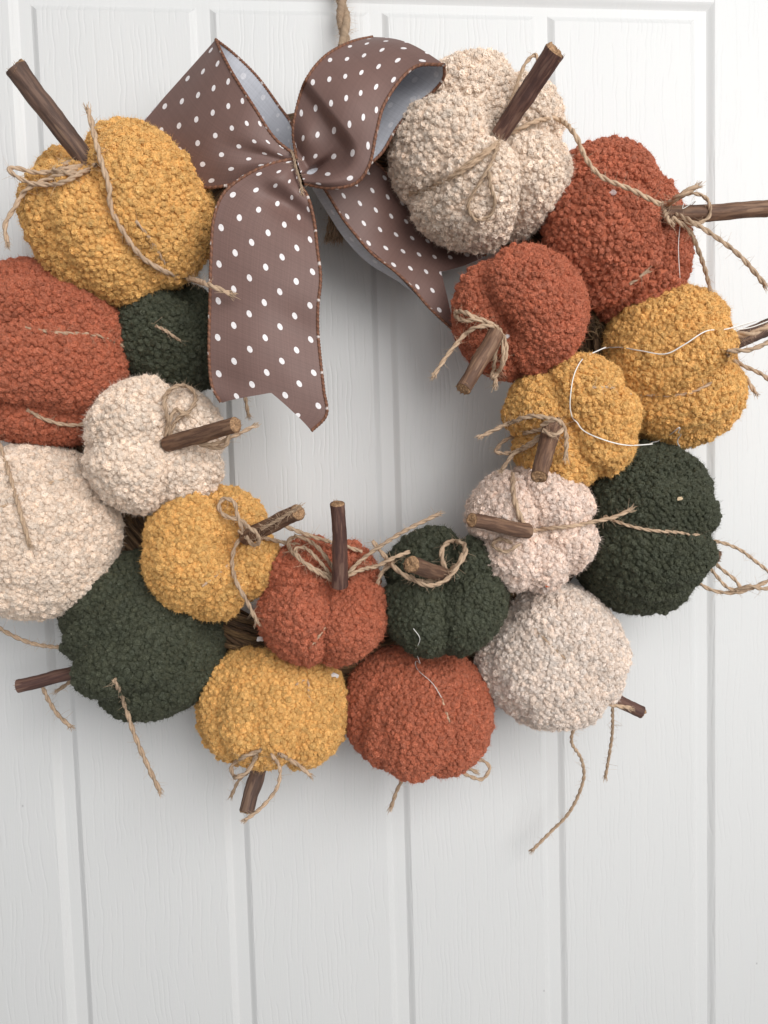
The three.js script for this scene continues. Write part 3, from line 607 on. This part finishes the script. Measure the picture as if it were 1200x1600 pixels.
// right loop
ribbon('loop', [[463, 250, 100], [458, 205, 104], [464, 168, 106], [478, 126, 106], [506, 90, 102], [546, 67, 92], [582, 58, 78]], [[476, 288, 100], [520, 294, 107], [558, 285, 112], [577, 258, 117], [588, 208, 119], [602, 160, 117], [648, 105, 116], [694, 101, 122]],
  { fold: (u, v) => { const k = smooth(0, .09, u), pocket = (1 - smooth(.33, .41, u + .03 * v)) * (1 - smooth(.70, .86, v + .15 * (u - .2)));
    return .010 * bump(u, v, .58, .5, .3, .5) - .0085 * k * pocket + .0065 * bump(u, v, .2, .26, .1, .2) + .0065 * bump(u, v, .16, .9, .16, .13) - .007 * bump(u, v, .13, .65, .11, .055); }, s: 3, n: 110, rise: (u, v) => .0042 * smooth(.6, 1, u) * Math.sin(Math.PI * v) });
ribbon('loop', [[582, 58, 78], [560, 70, 64], [530, 110, 58], [505, 160, 66], [480, 220, 82], [466, 252, 92]], [[694, 101, 122], [693, 122, 114], [676, 144, 106], [648, 166, 102], [620, 200, 98], [592, 244, 96], [540, 276, 96], [474, 282, 96]],
  { showBack: true, s: 4, rise: (u, v) => .0042 * (1 - smooth(0, .25, u)) * Math.sin(Math.PI * v) });
// front tail with a swallow-tail cut
ribbon('tail', [[459, 248, 101], [425, 256, 103], [385, 274, 106], [350, 302, 108], [335, 338, 109], [330, 400, 110], [328, 480, 110], [327, 560, 110], [332, 605, 110], [346, 630, 109]],
  [[468, 288, 101], [480, 306, 106], [490, 340, 110], [496, 390, 113], [501, 435, 115], [497, 478, 115], [497, 520, 114], [501, 565, 114], [506, 610, 115], [510, 648, 114], [484, 676, 112]],
  { fold: (u, v) => .008 * bump(u, v, .09, .3, .12, .3) - .009 * bump(u, v, .19, .62, .055, .38) + .004 * Math.sin(v * Math.PI) * smooth(.2, .5, u) - .0022 * bump(u, v, .62, .8, .08, .35) + .0015 * bump(u, v, .75, .4, .1, .3) - .002 * bump(u, v, .9, .1, .06, .2),
    endA: (v) => 1 - .105 * Math.max(0, 1 - Math.abs(v - .52) / .5) - .004, u0: .006, s: 5, n: 120 });
// rear tail, running down right behind the cream pumpkin
ribbon('tail', [[500, 285, 82], [512, 303, 80], [536, 342, 76], [558, 370, 74], [582, 397, 72], [612, 420, 70], [642, 447, 68], [668, 478, 66], [708, 516, 64]], [[560, 235, 70], [602, 268, 66], [626, 302, 60], [650, 335, 54], [690, 370, 46], [730, 390, 42], [762, 400, 42]],
  { fold: (u, v) => .004 * bump(u, v, .3, .5, .15, .4) - .004 * bump(u, v, .52, .6, .1, .5) + .003 * bump(u, v, .75, .4, .14, .4), endA: (v) => 1 - .21 * Math.max(0, 1 - Math.abs(v - .52) / .5), u0: .005, s: 6 });
// its long edge turned over so that the pale lining shows
ribbon('turned_edge', [[484, 288, 78], [510, 329, 70], [540, 374, 64], [575, 410, 60], [620, 438, 60], [664, 471, 64]], [[500, 285, 81], [512, 303, 79], [536, 342, 75], [560, 372, 73], [612, 420, 69], [668, 478, 65]],
  { showBack: true, s: 7, wScale: .2, edges: [] });
part('tie', twine([at(455, 236, .100), at(459, 246, .106), at(463, 264, .109), at(469, 284, .107), at(472, 297, .107)], .0018, { fuzz: .8, tint: .7 }), twineMat, bow, KNOT);

// ---------------------------------------------------------------- loose thread, hairs and flecks
const threadMat = new THREE.MeshStandardMaterial({ color: lin(.86, .84, .8), roughness: .7 });
function thread(name, label, cat, pts, r, lift) {
  const P = []; let z = .1;
  const c0 = new THREE.CatmullRomCurve3(pts.map(([x, y]) => V(x, y, 0)), false, 'centripetal'), n = pts.length * 5;
  for (let i = 0; i <= n; i++) { const q = c0.getPoint(i / n), h = hitAny(q.x, q.y); if (h) z = h.z; P.push(h ? h.addScaledVector(V().subVectors(CAM, h).normalize(), lift) : at(q.x, q.y, z)); }
  for (let k = 0; k < 2; k++) for (let i = 1; i < n; i++) P[i].z = Math.max(P[i].z, (P[i - 1].z + P[i + 1].z) / 2);
  const o = thing(name, label, cat, P[0].clone());
  part('strand', tube(new THREE.CatmullRomCurve3(P), n * 4, 5, () => r), threadMat, o, o.position);
}
thread('loose_thread', 'white cotton thread trailing across the two yellow pumpkins at right', 'thread', [[1200, 502], [1172, 512], [1140, 516], [1105, 517], [1070, 538], [1040, 553], [1000, 548], [960, 543], [915, 557], [899, 580], [892, 612], [892, 645], [905, 668], [940, 686], [985, 696], [1020, 690], [1045, 680], [1062, 668], [1057, 685], [1062, 697], [1080, 699]], .00036, .0048);
thread('loose_filament', 'fine pale filament hanging over the upper right rust pumpkin', 'thread', [[1068, 318], [1062, 345], [1060, 390], [1063, 445]], .00022, .0055);
thread('loose_filament', 'fine pale hair curling from the small dark green pumpkin onto the bottom rust one', 'thread', [[646, 982], [656, 998], [648, 1020], [650, 1042], [676, 1068], [690, 1090]], .00022, .0045);
function fleck(name, label, cat, x, y, size, color) {
  const h = hitAny(x, y) ?? at(x, y, .07), g = new THREE.IcosahedronGeometry(size, 2), p = g.attributes.position, s = rnd() * 40;
  for (let i = 0; i < p.count; i++) { const q = V(p.getX(i), p.getY(i), p.getZ(i)), k = 1 + .4 * noise(q.x / size * 1.6 + s, q.y / size * 1.6, q.z / size * 1.6); p.setXYZ(i, q.x * k * 1.3, q.y * k, q.z * k * .6); }
  g.computeVertexNormals();
  const m = new THREE.Mesh(g, new THREE.MeshStandardMaterial({ color, roughness: .9 })); m.name = numbered(name); m.position.copy(h.addScaledVector(V().subVectors(CAM, h).normalize(), .0034)); m.castShadow = m.receiveShadow = true;
  m.userData = { label, category: cat }; scene.add(m);
}
const LINT = lin(.8, .76, .74);
fleck('lint_fleck', 'white lint fleck left of the small rust pumpkin at bottom', 'lint', 407, 998, .0017, LINT);
fleck('lint_fleck', 'white lint fleck on the top right of the bottom yellow pumpkin', 'lint', 522, 1056, .0022, LINT);
fleck('lint_fleck', 'white lint fleck in the gap between the two right yellow pumpkins', 'lint', 989, 620, .0013, LINT);
fleck('lint_fleck', 'white lint fleck beside the twine of the small rust pumpkin near the ribbon end', 'lint', 792, 526, .0012, LINT);
fleck('lint_fleck', 'pinkish white lint fleck under the twine on the upper right rust pumpkin', 'lint', 958, 301, .0015, lin(.72, .55, .52));
fleck('orange_fleck', 'tiny orange fleck on the lower edge of the pinkish cream pumpkin', 'fleck', 855, 915, .0011, lin(.8, .16, .05));
fleck('straw_fleck', 'short pale straw bit stuck to the right dark green pumpkin', 'fleck', 1062, 779, .0012, lin(.66, .5, .32));

renderer.render(scene, camera);
